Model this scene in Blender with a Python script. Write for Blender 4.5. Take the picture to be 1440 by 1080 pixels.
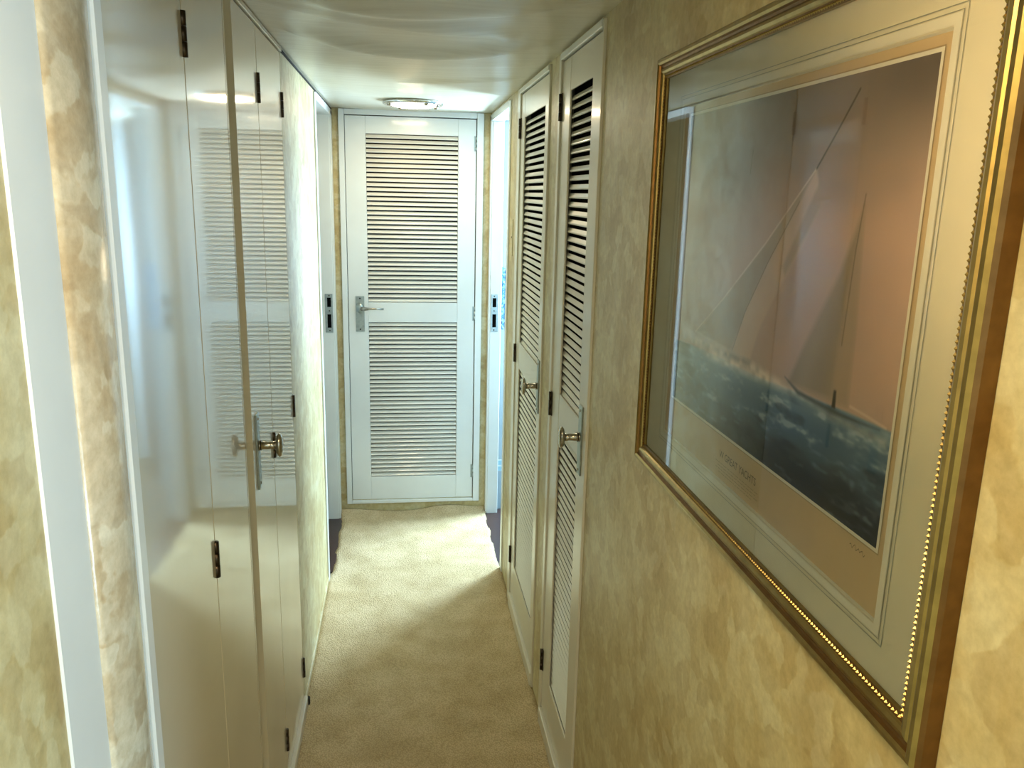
import bpy, bmesh, math, random
import numpy as np
from mathutils import Vector, Matrix
random.seed(7)
for o in list(bpy.data.objects):
    bpy.data.objects.remove(o, do_unlink=True)
S = bpy.context.scene
C = S.collection
D4 = lambda c: (c[0], c[1], c[2], 1.0)

# ------------------------------------------------------------------ camera
YAW, PIT, ROL, CZ, FPX = 0.13629, 0.22830, 0.02330, 1.6315, 1152.2
cy_, sy_, cp_, sp_ = math.cos(YAW), math.sin(YAW), math.cos(PIT), math.sin(PIT)
F_ = Vector((sy_*cp_, cy_*cp_, -sp_)); R_ = Vector((cy_, -sy_, 0)); U_ = R_.cross(F_)
R2 = math.cos(ROL)*R_ + math.sin(ROL)*U_; U2 = -math.sin(ROL)*R_ + math.cos(ROL)*U_
cam = bpy.data.cameras.new('camera'); cam_o = bpy.data.objects.new('camera', cam); C.objects.link(cam_o)
M = Matrix((R2, U2, -F_)).transposed().to_4x4(); M.translation = Vector((0, 0, CZ)); cam_o.matrix_world = M
cam.sensor_width = 36; cam.sensor_fit = 'HORIZONTAL'; cam.lens = FPX/1440*36; cam.clip_start = 0.02
S.camera = cam_o

# ------------------------------------------------------------------ light and exposure
S.view_settings.view_transform = 'Standard'; S.view_settings.look = 'None'
S.view_settings.gamma = 1.0; S.view_settings.use_curve_mapping = False
S.view_settings.exposure = 0.5
W = bpy.data.worlds.new('sky'); S.world = W; W.use_nodes = True
W.node_tree.nodes['Background'].inputs[0].default_value = (0.62, 0.80, 1.0, 1)
W.node_tree.nodes['Background'].inputs[1].default_value = 1.0

def area(name, loc, direction, sx, sy, power, col):
    l = bpy.data.lights.new(name, 'AREA'); l.shape = 'RECTANGLE'; l.size = sx; l.size_y = sy
    l.energy = power; l.color = col
    o = bpy.data.objects.new(name, l); C.objects.link(o); o.location = loc
    o.rotation_euler = Vector(direction).to_track_quat('-Z', 'Z').to_euler()
    return o
# daylight in the window of the cabin on the right
area('daylight_cabin_window', (1.43, 4.38, 1.28), (-1, 0, 0), 0.62, 0.60, 145, (0.54, 0.79, 1.0))
# daylight in the saloon windows behind the camera
area('daylight_saloon_window', (2.12, -1.05, 1.35), (-1, 0, 0), 1.1, 0.78, 62, (0.54, 0.80, 1.0))
area('daylight_saloon_stern_window', (0.7, -2.42, 1.35), (0, 1, 0), 1.3, 0.75, 7, (0.75, 0.92, 1.0))
# warm deckhead lamp over the viewer, twin of the one at the far end
area('passage_deckhead_lamp', (-0.19, 0.26, 1.97), (0, 0, -1), 0.2, 0.2, 6.8, (1.0, 0.76, 0.44))

# ------------------------------------------------------------------ materials
MATS = {}
def new_mat(name):
    m = bpy.data.materials.new(name); m.use_nodes = True; MATS[name] = m
    n = m.node_tree; b = n.nodes['Principled BSDF']
    return m, n, b
def N(n, typ, **kw):
    x = n.nodes.new(typ)
    for k, v in kw.items():
        if k in x.inputs: x.inputs[k].default_value = v
        else: setattr(x, k, v)
    return x
def pos(n, scale=(1, 1, 1)):
    g = n.nodes.new('ShaderNodeNewGeometry'); mp = n.nodes.new('ShaderNodeMapping')
    mp.inputs['Scale'].default_value = scale
    n.links.new(g.outputs['Position'], mp.inputs['Vector'])
    return mp.outputs[0]
def ramp(n, fac, stops, interp='LINEAR'):
    r = n.nodes.new('ShaderNodeValToRGB'); r.color_ramp.interpolation = interp
    e = r.color_ramp.elements
    e[0].position, e[0].color = stops[0][0], D4(stops[0][1])
    e[1].position, e[1].color = stops[-1][0], D4(stops[-1][1])
    for p, c in stops[1:-1]:
        k = e.new(p); k.color = D4(c)
    n.links.new(fac, r.inputs[0]); return r.outputs[0]
def mix(n, fac, a, b, mode='MIX'):
    x = n.nodes.new('ShaderNodeMix'); x.data_type = 'RGBA'; x.blend_type = mode
    for sock, v in ((0, fac), (6, a), (7, b)):
        if isinstance(v, (int, float)): x.inputs[sock].default_value = v
        elif isinstance(v, tuple): x.inputs[sock].default_value = D4(v)
        else: n.links.new(v, x.inputs[sock])
    return x.outputs[2]
def bump(n, b, h, strength, dist):
    k = N(n, 'ShaderNodeBump'); k.inputs['Strength'].default_value = strength; k.inputs['Distance'].default_value = dist
    n.links.new(h, k.inputs['Height']); n.links.new(k.outputs[0], b.inputs['Normal'])

def paint(name, col, rough=0.32, coat=0.35, coat_rough=0.09, grain=0.03, dirt=0.05):
    m, n, b = new_mat(name)
    no = N(n, 'ShaderNodeTexNoise', Scale=3.0, Detail=5.0); n.links.new(pos(n), no.inputs['Vector'])
    c2 = tuple(c*(1-dirt*2) for c in col)
    n.links.new(ramp(n, no.outputs[0], [(0.35, c2), (0.65, col)]), b.inputs['Base Color'])
    b.inputs['Roughness'].default_value = rough
    b.inputs['Coat Weight'].default_value = coat; b.inputs['Coat Roughness'].default_value = coat_rough
    n2 = N(n, 'ShaderNodeTexNoise', Scale=1.0, Detail=3.0); n.links.new(pos(n, (60, 60, 7)), n2.inputs['Vector'])
    bump(n, b, n2.outputs[0], grain, 0.01)
    return m
paint('cream_paint', (0.73, 0.69, 0.57))
paint('gloss_cream', (0.71, 0.65, 0.50), rough=0.36, coat=1.0, coat_rough=0.06, grain=0.02)
paint('white_paint', (0.78, 0.80, 0.77))
paint('slat_paint', (0.76, 0.73, 0.64), rough=0.35, coat=0.2)
paint('taupe_paint', (0.40, 0.31, 0.20), rough=0.3, coat=0.4)
paint('threshold_wood', (0.034, 0.012, 0.010), rough=0.35, coat=0.3)
paint('dark_interior', (0.03, 0.028, 0.024), rough=0.9, coat=0)  # near-black colour stands in for shade inside closets and leaf joints
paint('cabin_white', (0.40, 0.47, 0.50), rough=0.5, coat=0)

def metal(name, col, rough, bumpy=0.0):
    m, n, b = new_mat(name)
    no = N(n, 'ShaderNodeTexNoise', Scale=60.0, Detail=4.0); n.links.new(pos(n), no.inputs['Vector'])
    n.links.new(ramp(n, no.outputs[0], [(0.3, tuple(c*0.75 for c in col)), (0.7, col)]), b.inputs['Base Color'])
    b.inputs['Metallic'].default_value = 1.0; b.inputs['Roughness'].default_value = rough
    if bumpy: bump(n, b, no.outputs[0], bumpy, 0.002)
metal('nickel', (0.50, 0.47, 0.40), 0.24)
metal('grey_plate', (0.42, 0.47, 0.46), 0.42)
metal('chrome', (0.80, 0.80, 0.78), 0.10)
metal('dark_bronze', (0.07, 0.055, 0.04), 0.4)
metal('black_hole', (0.01, 0.01, 0.01), 0.8)
metal('gold_leaf', (0.44, 0.31, 0.11), 0.33, 0.15)
metal('gold_dark', (0.24, 0.13, 0.045), 0.45, 0.2)

def wallpaper(name, a, bcol, ccol, rough=0.42):
    m, n, b = new_mat(name)
    P = pos(n)
    d = N(n, 'ShaderNodeTexNoise', Scale=14.0, Detail=4.0); n.links.new(P, d.inputs['Vector'])
    ad = N(n, 'ShaderNodeVectorMath', operation='MULTIPLY_ADD')
    n.links.new(d.outputs['Color'], ad.inputs[0]); ad.inputs[1].default_value = (0.09, 0.09, 0.09); n.links.new(P, ad.inputs[2])
    v = N(n, 'ShaderNodeTexVoronoi', Scale=26.0); v.feature = 'SMOOTH_F1'; v.inputs['Smoothness'].default_value = 0.25
    n.links.new(ad.outputs[0], v.inputs['Vector'])
    sep = n.nodes.new('ShaderNodeSeparateColor'); n.links.new(v.outputs['Color'], sep.inputs[0])
    big = N(n, 'ShaderNodeTexNoise', Scale=5.0, Detail=6.0, Roughness=0.6, Distortion=0.8); n.links.new(P, big.inputs['Vector'])
    base = ramp(n, big.outputs[0], [(0.34, a), (0.50, bcol), (0.66, ccol)])
    patch = ramp(n, sep.outputs[0], [(0.15, a), (0.5, bcol), (0.85, ccol)])
    col = mix(n, 0.42, base, patch)
    fine = N(n, 'ShaderNodeTexNoise', Scale=70.0, Detail=5.0, Roughness=0.65); n.links.new(P, fine.inputs['Vector'])
    f2 = ramp(n, fine.outputs[0], [(0.3, (0.80, 0.78, 0.72)), (0.7, (1.12, 1.12, 1.12))])
    col = mix(n, 0.8, col, f2, 'MULTIPLY')
    n.links.new(col, b.inputs['Base Color'])
    b.inputs['Roughness'].default_value = rough
    bump(n, b, fine.outputs[0], 0.12, 0.004)
wallpaper('wallpaper', (0.40, 0.295, 0.125), (0.53, 0.44, 0.22), (0.63, 0.58, 0.37))
wallpaper('wallpaper_gloss', (0.33, 0.24, 0.13), (0.50, 0.42, 0.28), (0.66, 0.64, 0.52), 0.2)

def m_carpet():
    m, n, b = new_mat('carpet')
    P = pos(n)
    v = N(n, 'ShaderNodeTexVoronoi', Scale=210.0); n.links.new(P, v.inputs['Vector'])
    big = N(n, 'ShaderNodeTexNoise', Scale=9.0, Detail=5.0); n.links.new(P, big.inputs['Vector'])
    c1 = ramp(n, big.outputs[0], [(0.35, (0.58, 0.455, 0.262)), (0.65, (0.70, 0.565, 0.35))])
    c2 = ramp(n, v.outputs['Distance'], [(0.0, (1.08, 1.08, 1.08)), (0.75, (0.70, 0.68, 0.64))])
    n.links.new(mix(n, 1.0, c1, c2, 'MULTIPLY'), b.inputs['Base Color'])
    b.inputs['Roughness'].default_value = 0.95; b.inputs['Specular IOR Level'].default_value = 0.1
    inv = N(n, 'ShaderNodeMath', operation='MULTIPLY'); n.links.new(v.outputs['Distance'], inv.inputs[0]); inv.inputs[1].default_value = -1.0
    bump(n, b, inv.outputs[0], 0.7, 0.004)
m_carpet()
def m_vinyl():
    m, n, b = new_mat('headliner_vinyl')
    no = N(n, 'ShaderNodeTexNoise', Scale=1.0, Detail=6.0, Roughness=0.6); n.links.new(pos(n, (5, 40, 5)), no.inputs['Vector'])
    n.links.new(ramp(n, no.outputs[0], [(0.3, (0.58, 0.53, 0.40)), (0.7, (0.68, 0.64, 0.51))]), b.inputs['Base Color'])
    b.inputs['Roughness'].default_value = 0.33
    bump(n, b, no.outputs[0], 0.10, 0.006)
m_vinyl()
def flat(name, col, rough=0.7, emit=0, spec=0.3):
    m, n, b = new_mat(name)
    no = N(n, 'ShaderNodeTexNoise', Scale=30.0, Detail=3.0); n.links.new(pos(n), no.inputs['Vector'])
    n.links.new(ramp(n, no.outputs[0], [(0.3, tuple(c*0.96 for c in col)), (0.7, col)]), b.inputs['Base Color'])
    b.inputs['Roughness'].default_value = rough; b.inputs['Specular IOR Level'].default_value = spec
    if emit:
        b.inputs['Emission Color'].default_value = D4(col); b.inputs['Emission Strength'].default_value = emit
flat('mat_board', (0.80, 0.74, 0.56))
flat('mat_bevel', (0.86, 0.82, 0.68))
flat('print_paper', (0.66, 0.50, 0.29))
flat('ruled_line', (0.36, 0.36, 0.30))
flat('ink', (0.20, 0.15, 0.10))
flat('faint_ink', (0.45, 0.34, 0.20))
flat('socket_plate', (0.35, 0.55, 0.62), 0.4)
flat('black_rubber', (0.02, 0.018, 0.015), 0.8)
flat('lamp_glow', (1.0, 0.80, 0.50), 0.4, emit=36)
def m_print():
    m, n, b = new_mat('marine_print')
    a = n.nodes.new('ShaderNodeVertexColor'); a.layer_name = 'Col'
    n.links.new(a.outputs[0], b.inputs['Base Color']); b.inputs['Roughness'].default_value = 0.7
    b.inputs['Specular IOR Level'].default_value = 0.1
m_print()
def m_cloth():
    m, n, b = new_mat('blue_cloth')
    v = N(n, 'ShaderNodeTexNoise', Scale=70.0, Detail=6.0, Roughness=0.8); n.links.new(pos(n), v.inputs['Vector'])
    n.links.new(ramp(n, v.outputs[0], [(0.40, (0.02, 0.09, 0.22)), (0.52, (0.20, 0.45, 0.65)), (0.62, (0.70, 0.82, 0.88))]), b.inputs['Base Color'])
    b.inputs['Roughness'].default_value = 0.9
m_cloth()
def m_glass():
    m, n, b = new_mat('picture_glass')
    out = n.nodes['Material Output']; n.nodes.remove(b)
    t = N(n, 'ShaderNodeBsdfTransparent'); g = N(n, 'ShaderNodeBsdfGlossy', Roughness=0.02)
    f = N(n, 'ShaderNodeFresnel', IOR=1.5); mx = n.nodes.new('ShaderNodeMixShader')
    n.links.new(f.outputs[0], mx.inputs[0]); n.links.new(t.outputs[0], mx.inputs[1]); n.links.new(g.outputs[0], mx.inputs[2])
    n.links.new(mx.outputs[0], out.inputs[0])
m_glass()
def m_clear():
    m, n, b = new_mat('clear_edge')
    out = n.nodes['Material Output']; n.nodes.remove(b)
    n.links.new(N(n, 'ShaderNodeBsdfTransparent').outputs[0], out.inputs[0])
m_clear()

# ------------------------------------------------------------------ mesh helpers
ID = lambda a, b, c: (a, b, c)
def box(bm, x0, x1, y0, y1, z0, z1, f=ID, bev=0.0, seg=1):
    b = bmesh.new()
    vs = [b.verts.new(f(x, y, z)) for x in (x0, x1) for y in (y0, y1) for z in (z0, z1)]
    for q in ((0, 1, 3, 2), (4, 6, 7, 5), (0, 4, 5, 1), (2, 3, 7, 6), (0, 2, 6, 4), (1, 5, 7, 3)):
        b.faces.new([vs[i] for i in q])
    bmesh.ops.recalc_face_normals(b, faces=b.faces)
    if bev: bmesh.ops.bevel(b, geom=b.edges[:], offset=bev, segments=seg, affect='EDGES', clamp_overlap=True)
    merge(bm, b)
def merge(bm, b):
    mp = {}
    for v in b.verts: mp[v] = bm.verts.new(v.co)
    for fc in b.faces:
        nf = bm.faces.new([mp[v] for v in fc.verts]); nf.smooth = fc.smooth
    b.free()
def prism(bm, prof, a0, a1, f):
    """closed profile [(p,q)] swept from a0 to a1; f(a,p,q) -> world"""
    b = bmesh.new()
    A = [b.verts.new(f(a0, p, q)) for p, q in prof]; B = [b.verts.new(f(a1, p, q)) for p, q in prof]
    k = len(prof)
    for i in range(k): b.faces.new((A[i], A[(i+1) % k], B[(i+1) % k], B[i]))
    b.faces.new(A); b.faces.new(B[::-1])
    bmesh.ops.recalc_face_normals(b, faces=b.faces); merge(bm, b)
def lathe(bm, prof, f, seg=24, smooth=True, sx=1.0, sy=1.0):
    """prof [(r,h)], axis h; f(px,py,h) -> world; closed ends at r=0"""
    b = bmesh.new(); rings = []
    for r, h in prof:
        if r < 1e-6: rings.append([b.verts.new(f(0, 0, h))])
        else: rings.append([b.verts.new(f(r*sx*math.cos(2*math.pi*i/seg), r*sy*math.sin(2*math.pi*i/seg), h)) for i in range(seg)])
    for A, B in zip(rings, rings[1:]):
        for i in range(seg):
            j = (i+1) % seg
            if len(A) == 1 and len(B) > 1: b.faces.new((A[0], B[i], B[j]))
            elif len(B) == 1 and len(A) > 1: b.faces.new((A[i], A[j], B[0]))
            elif len(A) > 1: b.faces.new((A[i], A[j], B[j], B[i]))
    bmesh.ops.recalc_face_normals(b, faces=b.faces)
    for fc in b.faces: fc.smooth = smooth
    merge(bm, b)
def obj(name, bm, mat, parent=None, base=None):
    me = bpy.data.meshes.new(name)
    off = Vector((0, 0, 0))
    if parent is not None:
        q = parent
        while q is not None: off += q.location; q = q.parent
    own = Vector(base) if base is not None else off
    bmesh.ops.translate(bm, verts=bm.verts, vec=-own)
    bm.to_mesh(me); bm.free(); me.materials.append(MATS[mat])
    o = bpy.data.objects.new(name, me); C.objects.link(o)
    o.location = own - off
    if parent is not None: o.parent = parent
    return o
def tag(o, label=None, cat=None, group=None, kind=None):
    if label: o['label'] = label
    if cat: o['category'] = cat
    if group: o['group'] = group
    if kind: o['kind'] = kind
    return o
def empty(name, loc, label, cat, kind=None, group=None):
    o = bpy.data.objects.new(name, None); C.objects.link(o); o.location = loc; o.empty_display_size = 0.05
    return tag(o, label, cat, group, kind)
def boxo(name, mat, parent, dims, f=ID, bev=0.0, seg=1):
    bm = bmesh.new()
    for d in (dims if isinstance(dims[0], (tuple, list)) else [dims]): box(bm, *d, f=f, bev=bev, seg=seg)
    return obj(name, bm, mat, parent)

WL, WR, YB, H = -0.3214, 0.4275, 4.047, 2.0
TH = 0.045
# ------------------------------------------------------------------ floor (carpet)
def build_carpet():
    x0, x1 = WL-0.001, WR+0.001
    ys = list(np.arange(-2.5, 1.4, 0.1)) + list(np.arange(1.4, YB-0.004, 0.02)) + [YB-0.004]
    nx = 36
    rng = np.random.RandomState(3)
    wob = rng.rand(600, 2)
    verts, faces = [], []
    for j, y in enumerate(ys):
        a, b = x0, x1
        if 3.36 < y < 3.99:
            w = np.convolve(wob[:, 0], np.ones(4)/4, 'same')[j]; a = x0 + 0.004 + 0.018*w
            w = np.convolve(wob[:, 1], np.ones(4)/4, 'same')[j]; b = x1 - 0.002 - 0.012*w
        for i in range(nx+1):
            t = i/nx; x = a + (b-a)*t
            z = 0.001 + 0.0018*math.sin(x*23+y*7) + 0.0015*math.sin(y*31+x*11)
            k = max(0.0, (y-3.93)/0.115)
            z += k*k*(0.012 + 0.010*math.sin(t*9.5+0.8) + 0.012*t*t)
            verts.append((x, y, z + 0.006))
    n = nx+1
    for j in range(len(ys)-1):
        for i in range(nx):
            faces.append((j*n+i, j*n+i+1, (j+1)*n+i+1, (j+1)*n+i))
    # turned down rim so that the carpet has thickness
    ring = [i for i in range(n)] + [j*n+nx for j in range(1, len(ys))] + [(len(ys)-1)*n+i for i in range(nx-1, -1, -1)] + [j*n for j in range(len(ys)-2, 0, -1)]
    low = {}
    for r in ring:
        low[r] = len(verts); v = verts[r]; verts.append((v[0], v[1], 0.0))
    for a, b in zip(ring, ring[1:]+ring[:1]): faces.append((b, a, low[a], low[b]))
    me = bpy.data.meshes.new('floor'); me.from_pydata(verts, [], faces)
    for p in me.polygons: p.use_smooth = True
    me.materials.append(MATS['carpet']); o = bpy.data.objects.new('floor', me); C.objects.link(o)
    tag(o, 'cream looped pile carpet running the length of the passage', 'carpet', kind='structure')
build_carpet()
bm = bmesh.new(); box(bm, -1.4, 2.3, -2.6, 5.2, -0.06, -0.002); tag(obj('floor_deck', bm, 'dark_interior'), 'dark deck boards under the carpet and side cabins', 'floor', kind='structure')

# ------------------------------------------------------------------ ceiling with sagging vinyl folds
def build_ceiling():
    nx, ny = 90, 420
    xs = np.linspace(WL-0.01, WR+0.01, nx+1); ys = np.linspace(0.35, YB+0.01, ny+1)
    X, Y = np.meshgrid(xs, ys); t = (X-WL)/(WR-WL)
    edge = np.clip(np.minimum(t, 1-t)/0.10, 0, 1); edge = edge*edge*(3-2*edge)
    Z = np.full_like(X, H)
    def fold(yc, amp, wid, x0=0.0, x1=1.0, soft=0.25, asym=1.6):
        w = np.clip((t-x0)/soft, 0, 1)*np.clip((x1-t)/soft, 0, 1)
        d = (Y-yc)/wid
        return -amp*w*np.where(d > 0, np.exp(-(d*asym)**2), np.exp(-(d/asym)**2))
    Z += edge*fold(2.06+0.36*np.sin(np.pi*np.clip(t, 0, 1))*0.8, 0.020, 0.06)
    Z += edge*fold(1.80+0.34*t, 0.019, 0.07, 0.0, 0.8)
    Z += edge*fold(1.62+0.20*np.sin(np.pi*t), 0.014, 0.06)
    Z += edge*fold(3.15-0.35*t, 0.009, 0.035, 0.4, 1.05, 0.2)
    Z += edge*fold(2.70-0.20*t, 0.004, 0.05, 0.55, 1.1, 0.2)
    Z += edge*fold(1.15+0.2*t, 0.008, 0.06)
    Z += edge*(-0.006*np.sin(np.pi*np.clip(t, 0, 1)))
    verts = np.stack([X, Y, Z], -1).reshape(-1, 3).tolist(); n = nx+1; faces = []
    for j in range(ny):
        for i in range(nx): faces.append((j*n+i, (j+1)*n+i, (j+1)*n+i+1, j*n+i+1))
    me = bpy.data.meshes.new('ceiling'); me.from_pydata(verts, [], faces)
    for p in me.polygons: p.use_smooth = True
    me.materials.append(MATS['headliner_vinyl']); o = bpy.data.objects.new('ceiling', me); C.objects.link(o)
    tag(o, 'glossy cream vinyl headliner sagging in cross folds over the passage', 'ceiling', kind='structure')
build_ceiling()
bm = bmesh.new(); box(bm, -1.4, 2.3, -2.6, 5.2, H+0.025, H+0.07); box(bm, -1.4, 2.3, -2.6, 0.36, H+0.0, H+0.03)
box(bm, WR+TH, 1.5, 3.0, 5.1, H-0.03, H+0.03)
tag(obj('ceiling_deckhead', bm, 'cream_paint'), 'painted deckhead above the saloon and cabins', 'ceiling', kind='structure')

# ------------------------------------------------------------------ walls
# right: wallpapered bulkhead broken by two closets and a cabin doorway
bm = bmesh.new()
for (a, b, z0, z1) in ((0.42, 1.788, 0, H), (2.288, 2.432, 0, H), (3.088, 3.30, 0, H), (1.788, 2.288, 1.992, H), (2.432, 3.088, 1.992, H), (3.30, 4.03, 1.985, H)):
    box(bm, WR, WR+TH, a, b, z0, z1+0.03)
tag(obj('wall_right', bm, 'wallpaper'), 'gold mottled wallpaper bulkhead carrying the framed yacht print', 'wall', kind='structure')
# left
bm = bmesh.new()
for (a, b, z0, z1) in ((-2.5, 0.86, 0, H), (2.405, 3.275, 0, H), (0.86, 0.986, 0, H), (0.98, 2.41, 1.994, H), (3.275, 4.03, 1.985, H)):
    box(bm, WL-TH, WL, a, b, z0, z1+0.03)
tag(obj('wall_left', bm, 'wallpaper'), 'gold mottled wallpaper bulkhead beside the flush closet leaves', 'wall', kind='structure')
# convex papered pilaster at the near end of the left wall
bm = bmesh.new()
prof = [(0.828 + 0.126*i/16, 0.016*math.sin(math.pi*(0.06+0.88*i/16))**0.8) for i in range(17)]
prism(bm, prof + [(0.954, -0.02), (0.828, -0.02)], 0.0, H+0.02, lambda z, y, d: (WL+d, y, z))
for f in bm.faces:
    if len(f.verts) == 4: f.smooth = False
o = obj('trim_1', bm, 'wallpaper_gloss')
for p in o.data.polygons: p.use_smooth = (len(p.vertices) == 4)
tag(o, 'rounded wallpapered pilaster between two white strips', 'pilaster', kind='structure')
bm = bmesh.new(); box(bm, WL-0.01, WL+0.0025, 0.738, 0.829, 0.0, H+0.01, bev=0.002)
tag(obj('trim_2', bm, 'white_paint'), 'broad white upright trim strip left of the papered pilaster', 'trim', kind='structure')
bm = bmesh.new(); box(bm, WL-0.03, WL+0.010, 0.953, 0.981, 0.0, H+0.01, bev=0.003)
tag(obj('trim_3', bm, 'white_paint'), 'narrow white upright strip framing the closet beside the pilaster', 'trim', kind='structure')
# end wall
bm = bmesh.new()
for d in ((-0.8, -0.287, 0, H), (0.392, WR+TH, 0, H), (-0.287, 0.392, 0, 0.057), (-0.287, 0.392, 1.998, H)):
    box(bm, d[0], d[1], YB, YB+0.045, d[2], d[3]+0.03)
tag(obj('wall_back', bm, 'wallpaper'), 'narrow gold wallpaper bulkhead around the end louvred door', 'wall', kind='structure')
# spaces behind the passage
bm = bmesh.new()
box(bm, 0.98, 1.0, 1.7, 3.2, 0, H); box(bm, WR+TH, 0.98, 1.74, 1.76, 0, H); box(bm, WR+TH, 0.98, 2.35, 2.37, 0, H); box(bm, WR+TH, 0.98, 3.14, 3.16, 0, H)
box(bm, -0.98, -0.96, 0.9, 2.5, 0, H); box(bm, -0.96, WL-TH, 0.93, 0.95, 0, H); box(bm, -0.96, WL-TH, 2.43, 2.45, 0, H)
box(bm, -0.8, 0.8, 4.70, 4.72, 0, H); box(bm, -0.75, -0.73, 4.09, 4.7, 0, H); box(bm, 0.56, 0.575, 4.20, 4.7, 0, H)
tag(obj('wall_closet', bm, 'dark_interior'), 'closet lining coloured near black for the shade behind the louvres', 'wall', kind='structure')  # shade of the unlit closets is put into the colour
# cabin on the right (daylight comes in here)
bm = bmesh.new()
box(bm, WR, 0.56, 4.05, 4.20, 0, H)                     # bulkhead stub beside the far jamb
box(bm, WR+TH, 1.5, 3.16, 3.20, 0, H); box(bm, 0.575, 1.5, 5.05, 5.1, 0, H); box(bm, 0.575, 0.60, 4.2, 5.05, 0, H)
for d in ((3.2, 4.05, 0, H), (4.71, 5.05, 0, H), (4.05, 4.71, 0, 0.96), (4.05, 4.71, 1.60, H)): box(bm, 1.45, 1.5, *d)
tag(obj('wall_cabin', bm, 'cabin_white'), 'pale cabin walls seen as a sliver through the doorway', 'wall', kind='structure')
bm = bmesh.new()
for d in ((4.05, 4.71, 0.96, 0.98), (4.05, 4.71, 1.58, 1.60), (4.05, 4.07, 0.98, 1.58), (4.69, 4.71, 0.98, 1.58)): box(bm, 1.44, 1.50, *d)
tag(obj('window_1', bm, 'white_paint'), 'white framed cabin window letting daylight through the side door', 'window', kind='structure')
# cabin on the left, unlit
bm = bmesh.new()
box(bm, -1.3, -1.27, 3.1, 4.3, 0, H); box(bm, -1.3, WL-TH, 3.08, 3.11, 0, H); box(bm, -1.3, WL-TH, 4.09, 4.12, 0, H)
tag(obj('wall_berth', bm, 'cream_paint'), 'unlit side cabin walls beyond the left doorway', 'wall', kind='structure')
# saloon behind the camera
bm = bmesh.new()
box(bm, WR+TH, 2.2, 0.42, 0.45, 0, H)
for d in ((-2.5, -1.62, 0, H), (-0.48, 0.42, 0, H), (-1.62, -0.48, 0, 0.95), (-1.62, -0.48, 1.75, H)): box(bm, 2.15, 2.2, *d)
for d in ((WL-TH, 0.0, 0, H), (1.4, 2.2, 0, H), (0, 1.4, 0, 0.95), (0, 1.4, 1.75, H)): box(bm, d[0], d[1], -2.5, -2.45, d[2], d[3])
tag(obj('wall_saloon', bm, 'wallpaper'), 'papered saloon walls with windows behind the viewer', 'wall', kind='structure')
bm = bmesh.new(); box(bm, WR, 2.2, -2.5, 0.42, -0.002, 0.006)
tag(obj('floor_saloon', bm, 'carpet'), 'cream saloon carpet behind the viewer', 'carpet', kind='structure')

# skirting and thresholds
bm = bmesh.new(); box(bm, WL-0.02, WL+0.012, 0.982, 2.402, 0.0, 0.046, bev=0.003)
tag(obj('baseboard_left', bm, 'cream_paint'), 'thin cream sill strip under the flush closet leaves', 'baseboard', kind='structure')
bm = bmesh.new(); box(bm, WL-0.01, WL+0.005, 2.41, 3.27, 0.0, 0.03, bev=0.002)
tag(obj('baseboard_left', bm, 'wallpaper'), 'low papered skirting under the bright left wall panel', 'baseboard', kind='structure')
for s, nm in ((1, 'right'), (-1, 'left')):
    bm = bmesh.new()
    a, b = (WR-0.012, WR+0.10) if s > 0 else (WL-0.10, WL+0.018)
    box(bm, a, b, 3.37, 4.045, -0.001, 0.0055, bev=0.0015)
    tag(obj('door_threshold', bm, 'threshold_wood'), 'dark brown wooden threshold in the %s cabin doorway' % nm, 'threshold')

# ------------------------------------------------------------------ cabin doorways (linings with strike plates)
def doorway(n, s, y0, y1, label):
    X = WR if s > 0 else WL
    f = lambda d, y, z: (X + s*d, y, z)             # d into the wall
    t = empty('trim_%d' % n, f(0.02, y0, 0), label, 'door frame', 'structure')
    boxo('near_jamb', 'white_paint', t, (-0.006, TH+0.012, y0, y0+0.045, 0, 1.985), f, 0.002)
    boxo('far_jamb', 'white_paint', t, (0.002, TH+0.012, y1, y1+0.05, 0, 1.985), f, 0.002)
    boxo('casing', 'white_paint', t, (-0.006, 0.003, y1+0.004, YB-0.004, 0, 1.985), f, 0.002)
    boxo('head', 'white_paint', t, (-0.006, TH+0.012, y0+0.047, YB-0.006, 1.962, 1.99), f, 0.002)
    z0, z1 = 0.962, 1.148
    p = boxo('strike_plate', 'grey_plate', t, (0.006, 0.042, y1-0.003, y1, z0, z1), f, 0.0008)
    for (a, b) in ((1.085, 1.13), (0.985, 1.05)):
        boxo('latch_hole', 'black_hole', p, (0.014, 0.032, y1-0.0036, y1-0.001, a, b), f)
    for z in (1.139, 1.067, 0.972):
        bm = bmesh.new(); lathe(bm, [(0, 0.0), (0.0035, 0.0), (0.003, 0.0015), (0, 0.002)], lambda a, b, h: f(0.022+a, y1-0.003-h, z+b), 12)
        obj('screw', bm, 'dark_bronze', p)
    return t
doorway(4, 1, 3.30, 3.99, 'white doorway lining on the right in cool daylight with strike plate')
doorway(5, -1, 3.275, 3.97, 'pale grey doorway lining on the left with dark strike plate')

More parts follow.
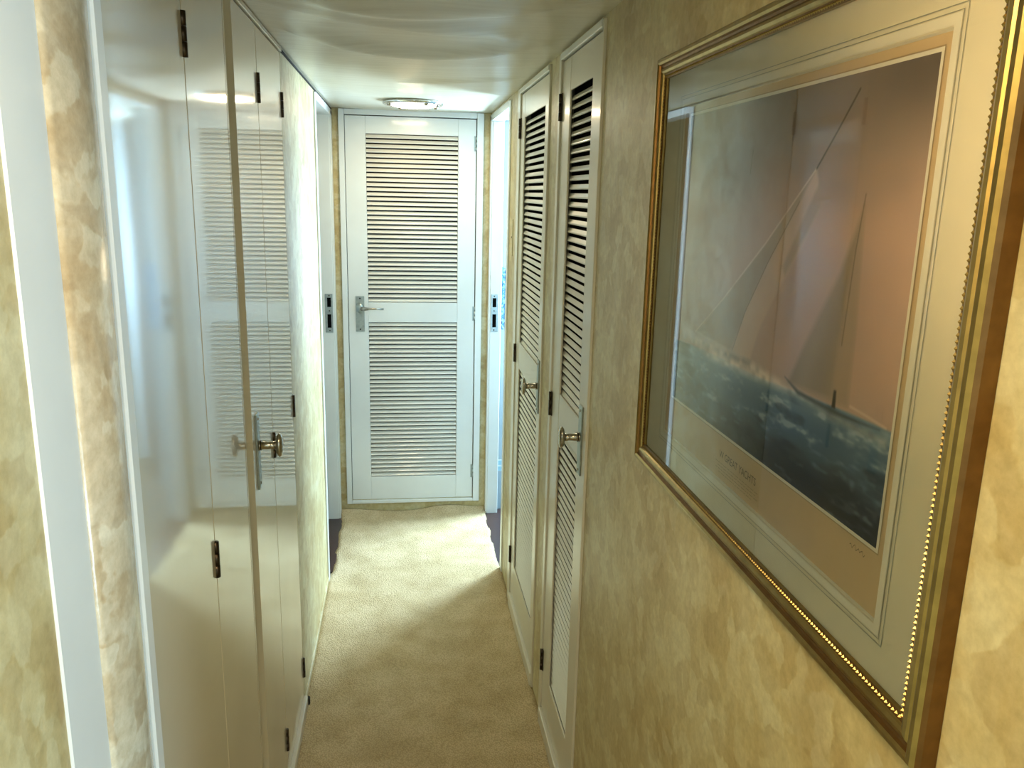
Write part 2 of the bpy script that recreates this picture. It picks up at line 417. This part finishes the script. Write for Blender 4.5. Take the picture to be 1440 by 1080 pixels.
# ------------------------------------------------------------------ louvred doors
def hinge(parent, f, u, z, d=0.004, l=0.07, mat='dark_bronze', r=0.0055):
    bm = bmesh.new()
    for k in range(3):
        a = z-l/2+k*l/3; b = a+l/3-0.001
        lathe(bm, [(0, a), (r, a), (r, b), (0, b)], lambda px, py, h: f(u+px, d+py, h), 10)
    box(bm, u-0.012, u+0.012, d-0.005, d-0.0015, z-l/2, z+l/2, f)
    return obj('hinge', bm, mat, parent)
def louvre_door(n, f, u0, u1, s0, s1, label, z0, z1, hinge_side, slat_w, slat_a, thick=0.03, cat='louvred door', lap=0.0):
    """f(u,d,z): u along the door, d outward. louvre opening s0..s1"""
    t = empty('door_%d' % n, f((u0+u1)/2, 0, 0), label, cat, 'structure')
    Z = (z0, 0.200, 1.000, 1.098, 1.890, z1)
    pm = 'cream_paint' if n > 1 else 'white_paint'
    boxo('stile', pm, t, (u0, s0, -thick, 0, z0, z1), f, 0.0015)
    boxo('stile', pm, t, (s1, u1, -thick, 0, z0, z1), f, 0.0015)
    boxo('bottom_rail', pm, t, (s0+.0003, s1-.0003, -thick, -0.0006, Z[0], Z[1]), f, 0.001)
    boxo('middle_rail', pm, t, (s0+.0003, s1-.0003, -thick, -0.0006, Z[2], Z[3]), f, 0.001)
    boxo('top_rail', pm, t, (s0+.0003, s1-.0003, -thick, -0.0006, Z[4], Z[5]), f, 0.001)
    # one slat profile: outer edge low, inner edge high, rounded nose
    e0, e1 = s0-lap+0.001, s1+lap-0.001
    ca, sa = math.cos(slat_a), math.sin(slat_a)
    for (a, b, k, w, th) in ((Z[1], Z[2], 36, slat_w if not lap else slat_w*0.74, 0.0055 if not lap else 0.0042), (Z[3], Z[4], 36, slat_w, 0.0055)):
        pr = []
        for i in range(5):
            q = -math.pi/2 - math.pi*i/4; pr.append((-w/2+th/2*math.cos(q), th/2*math.sin(q)))
        pr += [(w/2, th/2), (w/2, -th/2)]
        dc = -thick*0.42 if not lap else -thick-0.001-0.5*(w*ca+th*sa)
        prof = [(dc - (p*ca - q*sa), p*sa + q*ca) for p, q in pr]     # p from outside (-) to inside (+)
        bm = bmesh.new(); prism(bm, prof, e0, e1, lambda u, d, z: f(u, d, z))
        bmesh.ops.translate(bm, verts=bm.verts, vec=-Vector(f(e0, dc, 0)))
        me = bpy.data.meshes.new('slat'); bm.to_mesh(me); bm.free(); me.materials.append(MATS['slat_paint'])
        pitch = (b-a)/k
        for i in range(k):
            zc = a + pitch*(i+0.5) - (0.007 if lap else 0.0)
            o = bpy.data.objects.new('slat', me); C.objects.link(o); o.parent = t; o.location = Vector(f(e0, dc, zc)) - t.location
    hu = u1+0.002 if hinge_side > 0 else u0-0.002
    for z in (1.858, 1.045, 0.222): hinge(t, f, hu, z, mat='grey_plate' if n == 1 else 'dark_bronze')
    return t
def oval_knob(t, f, u, zp, zk, plate=True, ph=0.172, pw=0.034):
    if plate:
        p = boxo('handle_plate', 'grey_plate', t, (u-pw/2, u+pw/2, 0.0, 0.004, zp-ph/2, zp+ph/2), f, 0.001)
        for z in (zp-ph/2+0.012, zp+ph/2-0.012):
            bm = bmesh.new(); lathe(bm, [(0, 0.003), (0.004, 0.003), (0.0035, 0.0052), (0, 0.0056)], lambda a, b, h: f(u+a, h, z+b), 12); obj('screw', bm, 'nickel', p)
    bm = bmesh.new()
    hp = [(0.0, 0.040), (0.009, 0.040), (0.018, 0.0425), (0.0225, 0.047), (0.021, 0.0515), (0.014, 0.0545), (0, 0.0555)]
    lathe(bm, hp, lambda a, b, h: f(u+a, h, zk+b), 28, sx=0.78, sy=1.22)
    k = obj('knob', bm, 'nickel', t)
    bm = bmesh.new(); lathe(bm, [(0, 0.004), (0.0115, 0.004), (0.0115, 0.007), (0.0092, 0.008), (0.0085, 0.03), (0.0095, 0.041), (0, 0.041)], lambda a, b, h: f(u+a, h, zk+b), 20)
    obj('stem', bm, 'nickel', k)
    bm = bmesh.new(); lathe(bm, [(0.0092, 0.0072), (0.0116, 0.0072), (0.0116, 0.0095), (0.0092, 0.0095)], lambda a, b, h: f(u+a, h, zk+b), 20)
    obj('collar', bm, 'dark_bronze', k)
# end door
fb = lambda u, d, z: (u, YB-0.004-d, z)
d1 = louvre_door(1, fb, -0.258, 0.356, -0.163, 0.271, 'white louvred door with lever handle closing the end of the passage', 0.078, 1.968, 1, 0.0165, math.radians(43), 0.022)
pl = boxo('handle_plate', 'grey_plate', d1, (-0.224, -0.182, 0.0, 0.004, 0.954, 1.129), fb, 0.001)
for z in (1.118, 0.966):
    bm = bmesh.new(); lathe(bm, [(0, 0.003), (0.004, 0.003), (0.0035, 0.0052), (0, 0.0056)], lambda a, b, h: fb(-0.203+a, h, z+b), 12); obj('screw', bm, 'black_rubber', pl)
bm = bmesh.new(); lathe(bm, [(0, 0.004), (0.021, 0.004), (0.022, 0.010), (0.019, 0.020), (0.012, 0.027), (0, 0.030)], lambda a, b, h: fb(-0.202+a, h, 1.072+b), 24, sx=0.9, sy=1.2)
lv = obj('lever', bm, 'grey_plate', d1)
bm = bmesh.new(); b2 = bmesh.new()
pts = [(-0.200, 0.022, 1.070), (-0.180, 0.036, 1.071), (-0.150, 0.040, 1.0715), (-0.088, 0.040, 1.071)]
rad = [(0.007, 0.010), (0.006, 0.009), (0.004, 0.0055), (0.004, 0.0048)]
rings = []
for (u, d, z), (rd, rz) in zip(pts, rad): rings.append([b2.verts.new(fb(u, d+rd*math.cos(k*math.pi/5), z+rz*math.sin(k*math.pi/5))) for k in range(10)])
for A, B in zip(rings, rings[1:]):
    for i in range(10): b2.faces.new((A[i], A[(i+1) % 10], B[(i+1) % 10], B[i])).smooth = True
b2.faces.new(rings[0]); b2.faces.new(rings[-1][::-1]); bmesh.ops.recalc_face_normals(b2, faces=b2.faces); merge(bm, b2)
obj('grip', bm, 'nickel', lv)
# its frame
t = empty('trim_6', (0.05, YB, 0.05), 'white frame around the end louvred door', 'door frame', 'structure')
boxo('jamb', 'white_paint', t, (-0.286, -0.2605, -0.035, 0.010, 0.058, 1.997), fb, 0.0015)
boxo('jamb', 'white_paint', t, (0.3595, 0.391, -0.035, 0.010, 0.058, 1.997), fb, 0.0015)
boxo('head', 'white_paint', t, (-0.260, 0.359, -0.035, 0.009, 1.972, 1.997), fb, 0.0015)
boxo('sill', 'white_paint', t, (-0.260, 0.359, -0.035, 0.009, 0.058, 0.074), fb, 0.0015)
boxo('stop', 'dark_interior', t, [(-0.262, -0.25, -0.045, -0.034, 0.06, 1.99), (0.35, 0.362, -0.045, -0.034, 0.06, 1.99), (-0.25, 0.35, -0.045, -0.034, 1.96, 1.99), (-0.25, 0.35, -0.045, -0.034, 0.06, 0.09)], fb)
# closet doors on the right
fr = lambda u, d, z: (WR-0.001-d, u, z)
d2 = louvre_door(2, fr, 1.801, 2.254, 1.897, 2.150, 'narrow louvred closet door nearest the framed print, oval knob', 0.058, 1.972, 1, 0.0104, math.radians(57), 0.0055, lap=0.03)
oval_knob(d2, fr, 1.862, 1.054, 1.062)
d3 = louvre_door(3, fr, 2.445, 3.022, 2.518, 2.945, 'wide louvred closet door nearer the cabin doorway, oval knob', 0.058, 1.972, 1, 0.0104, math.radians(57), 0.0055, lap=0.03)
oval_knob(d3, fr, 2.492, 1.038, 1.040)
for i, (a, b, c, e, lab) in enumerate(((1.789, 1.799, 2.257, 2.287, 'thin cream frame around the narrow louvred closet door'), (2.433, 2.443, 3.025, 3.087, 'thin cream frame around the wide louvred closet door'))):
    t = empty('trim_%d' % (7+i), (WR, a, 0), lab, 'door frame', 'structure')
    boxo('jamb', 'cream_paint', t, (a, b, -0.04, 0.005, 0, 1.992), fr, 0.0015)
    boxo('jamb', 'cream_paint', t, (c, e, -0.04, 0.005, 0, 1.992), fr, 0.0015)
    boxo('head', 'white_paint', t, (b, c, -0.04, 0.008, 1.9755, 1.992), fr, 0.0015)
    boxo('sill', 'cream_paint', t, (b, c, -0.04, 0.009, 0, 0.054), fr, 0.002)
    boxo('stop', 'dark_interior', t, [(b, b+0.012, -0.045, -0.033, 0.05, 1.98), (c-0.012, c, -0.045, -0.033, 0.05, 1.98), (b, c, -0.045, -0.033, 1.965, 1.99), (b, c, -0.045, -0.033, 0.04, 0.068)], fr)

# ------------------------------------------------------------------ flush bifold closet leaves on the left
fl = lambda u, d, z: (WL+0.001+d, u, z)
LZ0, LZ1 = 0.050, 1.984
def leaf(parent, a, b, bev_lo=0.0, bev_hi=0.0):
    prof = [(a, -0.028), (a, -0.002 if not bev_lo else -0.0125)]
    if bev_lo: prof += [(a+0.006, -0.012)] + [(a+0.006+bev_lo*k/6, -0.012*math.cos(k/6*math.pi/2)**1.0) for k in range(1, 7)]
    else: prof += [(a+0.002, 0)]
    if bev_hi: prof += [(b-0.006-bev_hi*k/6, -0.0045*math.cos(k/6*math.pi/2)) for k in range(6, 0, -1)] + [(b-0.006, -0.0045), (b, -0.005), (b, -0.028)]
    else: prof += [(b-0.002, 0), (b, -0.002), (b, -0.028)]
    bm = bmesh.new(); prism(bm, prof, LZ0, LZ1, lambda z, u, d: fl(u, d, z))
    return obj('leaf', bm, 'gloss_cream', parent)
t1 = empty('door_4', (WL, 1.35, 0), 'glossy cream bifold closet leaves nearest the viewer beside the pilaster', 'closet door', 'structure')
leaf(t1, 0.985, 1.3565); leaf(t1, 1.3585, 1.699, bev_hi=0.036)
t2 = empty('door_5', (WL, 2.0, 0), 'glossy cream bifold closet leaves with an oval knob', 'closet door', 'structure')
leaf(t2, 1.703, 2.0145, bev_lo=0.036); leaf(t2, 2.0165, 2.396)
for t, us in ((t1, (0.9835, 1.3575)), (t2, (2.0155, 2.398))):
    for u in us:
        for z in (1.852, 1.008, 0.168):
            if z < 0.2 and u == 2.398: z = 0.148
            hinge(t, fl, u, z, d=0.001, l=0.066)
oval_knob(t2, fl, 1.796, 1.062, 1.075, plate=True)
# near-black sheet added as shade so the joints read as gaps, and the head strip
bm = bmesh.new(); box(bm, WL-0.044, WL-0.034, 0.982, 2.404, 0.04, 1.99)
tag(obj('trim_9', bm, 'dark_interior'), 'near-black sheet added behind the closet leaves as shade in their joints', 'trim', kind='structure')
bm = bmesh.new(); box(bm, WL-0.02, WL+0.007, 0.984, 2.40, 1.9875, 1.9985, bev=0.001)
tag(obj('trim_10', bm, 'cream_paint'), 'thin cream head strip over the flush closet leaves', 'trim', kind='structure')
bm = bmesh.new(); box(bm, WL, WL+0.006, 2.402, 4.04, 1.9905, 1.9945)
tag(obj('trim_11', bm, 'black_rubber'), 'thin dark bead where the headliner meets the bright left panel', 'trim', kind='structure')
# black block added for the dark corner gap at the foot of the closet end
bm = bmesh.new(); box(bm, WL+0.001, WL+0.016, 2.404, 2.424, 0.0, 0.030, bev=0.003)
tag(obj('corner_gap_block', bm, 'black_rubber'), 'small black block standing in for the dark corner gap at the closet end', 'clip')

# ------------------------------------------------------------------ ceiling lamp
LX, LY, LZ = 0.052, 3.60, 1.992
lf = lambda a, b, h: (LX+a, LY+b, LZ-h)
t = empty('ceiling_lamp', (LX, LY, LZ), 'lit round deckhead lamp with chrome rim above the end door', 'lamp')
bm = bmesh.new(); lathe(bm, [(0, -0.006), (0.112, -0.006), (0.124, 0.0), (0.126, 0.008), (0.118, 0.014), (0.104, 0.012), (0.100, 0.006), (0, 0.006)], lf, 48); obj('rim', bm, 'chrome', t)
bm = bmesh.new(); lathe(bm, [(0, 0.007), (0.099, 0.007), (0.094, 0.014), (0.070, 0.020), (0.03, 0.0235), (0, 0.0245)], lf, 48); obj('lens', bm, 'lamp_glow', t)
for k in range(4):
    a0 = math.radians(28 + 90*k)
    bm = bmesh.new(); lathe(bm, [(0, 0.008), (0.010, 0.008), (0.011, 0.014), (0.008, 0.021), (0, 0.023)], lambda a, b, h: lf(0.110*math.cos(a0)+a, 0.110*math.sin(a0)+b, h), 14); obj('clip', bm, 'nickel', t)

# ------------------------------------------------------------------ cabin details seen through the right doorway
bm = bmesh.new()
prof = [(0.478+0.066*i/12, 0.004+0.004*math.sin(i*1.7)) for i in range(13)]
prism(bm, prof + [(0.544, 0.001), (0.478, 0.001)], 0.965, 1.275, lambda z, x, d: (x, 4.05-d, z))
tag(obj('hanging_cloth', bm, 'blue_cloth'), 'blue and white patterned cloth hanging inside the right doorway', 'cloth')
t = empty('socket_plate', (0.494, 4.05, 0.22), 'small blue-grey double socket low inside the right doorway', 'socket')
boxo('plate', 'white_paint', t, (0.480, 0.512, 4.0455, 4.0498, 0.214, 0.278), ID, 0.001)
boxo('switch', 'socket_plate', t, (0.483, 0.509, 4.042, 4.0455, 0.250, 0.274), ID, 0.001)
boxo('switch', 'socket_plate', t, (0.483, 0.509, 4.042, 4.0455, 0.218, 0.242), ID, 0.001)

# ------------------------------------------------------------------ framed yacht print on the right wall
PX = lambda d: WR - d                    # d proud of the wall
Y0, Y1, Z0, Z1 = 0.527, 1.350, 1.180, 1.846
fw = 0.033
pic = empty('framed_picture', (WR, (Y0+Y1)/2, Z0), 'gold framed yacht racing print behind glass on the right wall', 'picture')
# moulding profile: (inset from outer edge, proud of wall)
prof = [(0.0, 0.0005), (0.0, 0.014), (0.0015, 0.0185), (0.0045, 0.0215), (0.0085, 0.0220), (0.0115, 0.0200), (0.0130, 0.0170), (0.0160, 0.0160), (0.0185, 0.0180), (0.0220, 0.0188), (0.0255, 0.0172), (0.0270, 0.0150), (0.0300, 0.0145), (0.0330, 0.0130), (0.0330, 0.0005)]
def member(side):
    b = bmesh.new(); A, B = [], []
    for i, d in prof:
        if side == 'top': p, q = (Y0+i, Z1-i), (Y1-i, Z1-i)
        elif side == 'bottom': p, q = (Y0+i, Z0+i), (Y1-i, Z0+i)
        elif side == 'near': p, q = (Y0+i, Z0+i), (Y0+i, Z1-i)
        else: p, q = (Y1-i, Z0+i), (Y1-i, Z1-i)
        A.append(b.verts.new((PX(d), p[0], p[1]))); B.append(b.verts.new((PX(d), q[0], q[1])))
    k = len(prof)
    for i in range(k):
        fc = b.faces.new((A[i], A[(i+1) % k], B[(i+1) % k], B[i]))
    b.faces.new(A); b.faces.new(B[::-1])
    bmesh.ops.recalc_face_normals(b, faces=b.faces)
    o = obj('frame_rail', b, 'gold_leaf', pic)
    o.data.materials.append(MATS['gold_dark'])
    for p in o.data.polygons:
        if p.index in (0, 1, 5, 6, 11, 12): p.material_index = 1
    return o
for s in ('top', 'bottom', 'near', 'far'): member(s)
# row of gilt beads along the sight edge
bm = bmesh.new()
def beads(bm, n, fn):
    for i in range(n):
        c = fn((i+0.5)/n); r = 0.0021
        vs = [bm.verts.new((c[0]-r*a, c[1]+r*b, c[2]+r*e)) for a, b, e in ((1, 0, 0), (0, 1, 0), (0, 0, 1), (0, -1, 0), (0, 0, -1))]
        for k in range(4): bm.faces.new((vs[0], vs[1+k], vs[1+(k+1) % 4]))
e = 0.0302
beads(bm, 150, lambda s: (PX(0.0146), Y0+e+(Y1-Y0-2*e)*s, Z0+e)); beads(bm, 150, lambda s: (PX(0.0146), Y0+e+(Y1-Y0-2*e)*s, Z1-e))
beads(bm, 120, lambda s: (PX(0.0146), Y0+e, Z0+e+(Z1-Z0-2*e)*s)); beads(bm, 120, lambda s: (PX(0.0146), Y1-e, Z0+e+(Z1-Z0-2*e)*s))
bmesh.ops.recalc_face_normals(bm, faces=bm.faces)
tag(obj('bead_moulding', bm, 'gold_leaf', pic), kind='stuff')
# mat with bevelled opening
OY0, OY1, OZ0, OZ1 = 0.621, 1.236, 1.263, 1.763
DM, DP = 0.0085, 0.0065
def frame_ring(name, mat, o_, i_, d0, d1, parent):
    bm = bmesh.new()
    a = [bm.verts.new((PX(d0), y, z)) for y, z in ((o_[0], o_[2]), (o_[1], o_[2]), (o_[1], o_[3]), (o_[0], o_[3]))]
    b = [bm.verts.new((PX(d1), y, z)) for y, z in ((i_[0], i_[2]), (i_[1], i_[2]), (i_[1], i_[3]), (i_[0], i_[3]))]
    for k in range(4): bm.faces.new((a[k], b[k], b[(k+1) % 4], a[(k+1) % 4]))
    return obj(name, bm, mat, parent)
def inset(r, k): return (r[0]+k, r[1]-k, r[2]+k, r[3]-k)
OP = (OY0, OY1, OZ0, OZ1)
mt = frame_ring('mount_board', 'mat_board', (Y0+0.028, Y1-0.028, Z0+0.028, Z1-0.028), OP, DM, DM, pic)
frame_ring('bevel', 'mat_bevel', OP, inset(OP, 0.0025), DM, DP-0.0005, mt)
frame_ring('ruled_line', 'ruled_line', inset(OP, -0.0160), inset(OP, -0.0153), DM+0.0006, DM+0.0006, mt)
frame_ring('ruled_line', 'ruled_line', inset(OP, -0.0112), inset(OP, -0.0106), DM+0.0006, DM+0.0006, mt)
frame_ring('wash_band', 'mat_bevel', inset(OP, -0.0095), inset(OP, -0.001), DM+0.0006, DM+0.0006, mt)
bm = bmesh.new(); box(bm, PX(DP), PX(0.002), OY0-0.01, OY1+0.01, OZ0-0.01, OZ1+0.01)
pp = obj('print_sheet', bm, 'print_paper', pic)
# the picture itself: flat ink on the sheet
QY0, QY1, QZ0, QZ1 = 0.6345, 1.207, 1.328, 1.7475
def build_print():
    nu, nv = 440, 330
    U, V = np.meshgrid(np.linspace(0, 1, nu+1), np.linspace(0, 1, nv+1))   # u: far -> near (left to right as seen)
    rng = np.random.RandomState(5)
    def noise(su, sv, seed):
        r = np.random.RandomState(seed); g = r.rand(int(sv)+3, int(su)+3)
        x, y = U*su, V*sv; xi, yi = x.astype(int), y.astype(int); fx, fy = x-xi, y-yi
        fx, fy = fx*fx*(3-2*fx), fy*fy*(3-2*fy)
        return (g[yi, xi]*(1-fx)+g[yi, xi+1]*fx)*(1-fy) + (g[yi+1, xi]*(1-fx)+g[yi+1, xi+1]*fx)*fy
    c = lambda r, g, b: np.array([r, g, b], float)/255
    def lerp(a, b, k): return a + (b-a)*k[..., None]
    sm = lambda a, b, x: (lambda q: q*q*(3-2*q))(np.clip((x-a)/(b-a), 0, 1))
    img = np.zeros(U.shape+(3,)) + c(178, 154, 134)
    cl = 0.55*noise(3, 4, 1)+0.3*noise(7, 8, 2)+0.15*noise(18, 20, 3)
    img = lerp(img, c(196, 178, 166), sm(0.42, 0.0, U)*sm(0.2, 0.45, V)*0.9)
    img = lerp(img, c(120, 110, 98), sm(0.62, 1.02, V+0.22*(cl-0.5)))
    img = lerp(img, c(96, 88, 78), sm(0.80, 1.0, V)*sm(0.72, 1.0, U))
    img = lerp(img, c(122, 112, 114), 0.75*np.exp(-((U-0.33)/0.16)**2-((V-0.86)/0.16)**2))
    img = lerp(img, c(188, 168, 160), 0.6*sm(0.25, 0.0, U)*sm(0.95, 0.6, V))
    img *= (0.96+0.08*cl)[..., None]
    def poly(pts, col, k=0.9, soft=0.004, shade=None):
        nonlocal img
        # signed distance to convex/concave polygon by crossing test with soft edge
        inside = np.zeros(U.shape, bool); dist = np.full(U.shape, 9.0)
        for (x1, y1), (x2, y2) in zip(pts, pts[1:]+pts[:1]):
            cond = (y1 > V) != (y2 > V)
            xx = (x2-x1)*(V-y1)/((y2-y1) if abs(y2-y1) > 1e-9 else 1e-9)+x1
            inside ^= cond & (U < xx)
            dx, dy = x2-x1, y2-y1; tt = np.clip(((U-x1)*dx+(V-y1)*dy)/(dx*dx+dy*dy), 0, 1)
            dist = np.minimum(dist, np.hypot(U-x1-tt*dx, (V-y1-tt*dy)*0.74))
        a = np.clip(0.5+np.where(inside, dist, -dist)/(2*soft), 0, 1)*k
        col = np.zeros(U.shape+(3,))+col
        if shade is not None: col = col*shade[..., None]
        img = img + (col-img)*a[..., None]
    def line(pts, col, w=0.002, k=0.8):
        nonlocal img
        dist = np.full(U.shape, 9.0)
        for (x1, y1), (x2, y2) in zip(pts, pts[1:]):
            dx, dy = x2-x1, y2-y1; tt = np.clip(((U-x1)*dx+(V-y1)*dy)/(dx*dx+dy*dy), 0, 1)
            dist = np.minimum(dist, np.hypot(U-x1-tt*dx, (V-y1-tt*dy)*0.74))
        a = np.clip((w-dist)/w+0.3, 0, 1)*k
        img = img + (col-img)*a[..., None]
    # second yacht, fainter
    sh = 0.92+0.16*sm(0.64, 0.88, U)*0+0.10*np.sin((U*1.0-V*0.22)*60)*0.25
    poly([(0.853, 0.715), (0.80, 0.56), (0.70, 0.36), (0.655, 0.255), (0.87, 0.27), (0.868, 0.45)], c(150, 138, 112), 0.75, 0.008, sh)
    poly([(0.853, 0.715), (0.825, 0.50), (0.815, 0.27), (0.874, 0.27), (0.868, 0.45)], c(168, 148, 126), 0.55, 0.006)
    line([(0.853, 0.74), (0.842, 0.62), (0.832, 0.40)], c(92, 84, 70), 0.0018, 0.6)
    # main yacht
    poly([(0.683, 0.80), (0.50, 0.60), (0.30, 0.41), (0.15, 0.275), (0.36, 0.262), (0.45, 0.40), (0.565, 0.60)], c(160, 146, 122), 0.80, 0.006, 0.97+0.06*noise(9, 9, 8))
    poly([(0.683, 0.80), (0.715, 0.715), (0.665, 0.62), (0.565, 0.465), (0.505, 0.36), (0.475, 0.265), (0.375, 0.262), (0.43, 0.40), (0.52, 0.555), (0.62, 0.70)], c(186, 164, 138), 0.85, 0.005, 0.96+0.08*noise(12, 6, 9))
    poly([(0.70, 0.77), (0.715, 0.715), (0.60, 0.53), (0.585, 0.55)], c(150, 134, 112), 0.7, 0.006)
    line([(0.14, 0.275), (0.30, 0.413), (0.50, 0.604), (0.683, 0.80)], c(206, 190, 168), 0.0028, 0.65)
    line([(0.375, 0.262), (0.43, 0.40), (0.52, 0.555), (0.63, 0.72)], c(112, 98, 80), 0.0018, 0.55)
    line([(0.683, 0.80), (0.745, 0.885), (0.800, 0.965)], c(74, 64, 50), 0.0028, 0.9)
    line([(0.395, 0.795), (0.40, 0.86)], c(90, 84, 72), 0.0014, 0.5)
    # sea
    hz = 0.213+0.045*U+0.012*np.sin(U*9)*0.3
    wv = 0.5*noise(14, 46, 11)+0.3*noise(34, 90, 12)+0.2*noise(80, 140, 13)
    wv2 = 0.6*noise(9, 22, 14)+0.4*noise(22, 60, 15)
    depth = np.clip((hz-V)/0.22, 0, 1)
    sea = lerp(np.zeros_like(img)+c(112, 134, 144), c(78, 100, 116), sm(0.0, 0.40, depth))
    sea = lerp(sea, c(36, 40, 48), sm(0.35, 1.05, depth+0.25*(wv2-0.5)))
    sea = lerp(sea, c(140, 158, 164), sm(0.54, 0.76, wv)*(1-0.7*depth)*0.75)
    sea = lerp(sea, c(176, 186, 186), sm(0.70, 0.80, wv)*(1-0.7*depth)*0.6)
    sea = lerp(sea, c(34, 44, 56), sm(0.55, 0.75, wv2)*0.45)
    m = np.clip((hz-V)/0.006+0.5, 0, 1); img = lerp(img, sea, m)
    # bow waves, hulls
    fo = noise(60, 60, 21)
    poly([(0.12, 0.235), (0.16, 0.262), (0.30, 0.266), (0.47, 0.266), (0.62, 0.252), (0.78, 0.244), (0.60, 0.226), (0.40, 0.214), (0.24, 0.206)], c(214, 204, 186), 0.72, 0.008, 0.82+0.3*fo)
    poly([(0.13, 0.278), (0.24, 0.262), (0.36, 0.248), (0.48, 0.256), (0.48, 0.264), (0.30, 0.272)], c(196, 184, 166), 0.8, 0.003)
    poly([(0.33, 0.243), (0.48, 0.243), (0.48, 0.264), (0.35, 0.268)], c(138, 118, 96), 0.5, 0.007, 0.6+0.8*noise(70, 60, 22))
    poly([(0.640, 0.268), (0.70, 0.250), (0.84, 0.246), (0.97, 0.252), (0.84, 0.234), (0.70, 0.238)], c(66, 72, 74), 0.8, 0.003)
    poly([(0.70, 0.236), (0.99, 0.238), (0.99, 0.222), (0.80, 0.222)], c(176, 172, 158), 0.5, 0.006, 0.8+0.4*fo)
    poly([(0.822, 0.250), (0.834, 0.250), (0.832, 0.292), (0.824, 0.292)], c(48, 44, 36), 0.9, 0.002)
    line([(0.88, 0.272), (0.93, 0.268), (0.985, 0.262)], c(206, 190, 170), 0.003, 0.6)
    img = np.clip(img*np.array([1.16, 1.15, 1.18]), 0, 1)
    lin = np.where(img <= 0.04045, img/12.92, ((img+0.055)/1.055)**2.4)
    Y = QY1 + (QY0-QY1)*U; Z = QZ0 + (QZ1-QZ0)*V
    base = Vector(pic.location)
    X = np.full_like(U, PX(DP+0.0004))
    vs = np.stack([X-base.x, Y-base.y, Z-base.z], -1).reshape(-1, 3)
    n = nu+1
    jj, ii = np.meshgrid(np.arange(nv), np.arange(nu), indexing='ij')
    a = (jj*n+ii).ravel(); fs = np.stack([a, a+1, a+n+1, a+n], 1)
    me = bpy.data.meshes.new('marine_print'); me.from_pydata(vs.tolist(), [], fs.tolist())
    at = me.color_attributes.new('Col', 'FLOAT_COLOR', 'POINT')
    at.data.foreach_set('color', np.concatenate([lin.reshape(-1, 3), np.ones((vs.shape[0], 1))], 1).astype(np.float32).ravel())
    me.materials.append(MATS['marine_print'])
    o = bpy.data.objects.new('marine_print', me); C.objects.link(o); o.parent = pic
build_print()
QP = (QY0, QY1, QZ0, QZ1)
frame_ring('ruled_line', 'mat_bevel', inset(QP, -0.0035), QP, DP+0.0004, DP+0.0004, pp)
frame_ring('ruled_line', 'faint_ink', inset(QP, -0.0048), inset(QP, -0.0036), DP+0.0004, DP+0.0004, pp)
def text(body, size, yc, zc, mat, name, sx=1.0):
    cu = bpy.data.curves.new(name, 'FONT'); cu.body = body; cu.size = size; cu.align_x = 'CENTER'; cu.align_y = 'CENTER'; cu.fill_mode = 'FRONT'
    to = bpy.data.objects.new(name, cu); C.objects.link(to)
    dg = bpy.context.evaluated_depsgraph_get(); dg.update()
    me = bpy.data.meshes.new_from_object(to.evaluated_get(dg)); bpy.data.objects.remove(to, do_unlink=True)
    me.name = name
    bx, by, bz = pp.location + pic.location
    for v in me.vertices:
        u, w = v.co.x*sx, v.co.y
        v.co = (PX(DP+0.0005)-bx, yc-u-by, zc+w-bz)
    me.materials.clear(); me.materials.append(MATS[mat])
    o = bpy.data.objects.new(name, me); C.objects.link(o); o.parent = pp
    return o
text('W GREAT YACHTS', 0.0140, 0.945, 1.2985, 'ink', 'caption', 0.98)
for k in range(4):      # unreadable small print under the caption
    bm = bmesh.new(); w = (0.066, 0.06, 0.066, 0.05)[k]; z = 1.2865-0.0042*k; r = random.Random(k); y = 0.945-w
    while y < 0.945+w:
        l = r.uniform(0.004, 0.011)
        a = [bm.verts.new((PX(DP+0.0005), yy, zz)) for yy, zz in ((y, z), (y+l, z), (y+l, z+0.0010), (y, z+0.0010))]; bm.faces.new(a); y += l+0.002
    obj('small_print', bm, 'faint_ink', pp)
bm = bmesh.new()        # pencilled signature
px = [(0.676-0.0022*i, 1.3145+0.0022*math.sin(i*2.1)+0.0008*math.sin(i*5)) for i in range(13)]
for (a, b), (c_, d_) in zip(px, px[1:]):
    bm.faces.new([bm.verts.new((PX(DP+0.0005), yy, zz)) for yy, zz in ((a, b-0.0005), (c_, d_-0.0005), (c_, d_+0.0005), (a, b+0.0005))])
obj('signature', bm, 'ink', pp)
bm = bmesh.new(); box(bm, PX(0.0115), PX(0.0100), Y0+0.025, Y1-0.025, Z0+0.025, Z1-0.025)
gl = obj('glass', bm, 'clear_edge', pic); gl.data.materials.append(MATS['picture_glass'])
for p in gl.data.polygons:
    if p.normal.x < -0.5: p.material_index = 1
bm = bmesh.new(); lathe(bm, [(0, 0), (0.006, 0), (0.006, 0.006), (0.004, 0.008), (0, 0.008)], lambda a, b, h: (PX(0.002+h), Y0+0.012+a, Z0-0.004+b), 14)
obj('wall_bumper', bm, 'white_paint', pic)
# small papered-over keeper plate on the post beside the right doorway
t = empty('keeper_plate', (WR, 3.205, 1.40), 'slim gold keeper plate on the post beside the right doorway', 'keeper plate')
boxo('plate', 'wallpaper', t, (WR-0.0025, WR, 3.19, 3.222, 1.395, 1.535), ID, 0.0008)
bm = bmesh.new(); lathe(bm, [(0, 0.002), (0.004, 0.002), (0.0035, 0.004), (0, 0.0045)], lambda a, b, h: (WR-h, 3.206+a, 1.466+b), 12)
obj('screw', bm, 'dark_bronze', t)
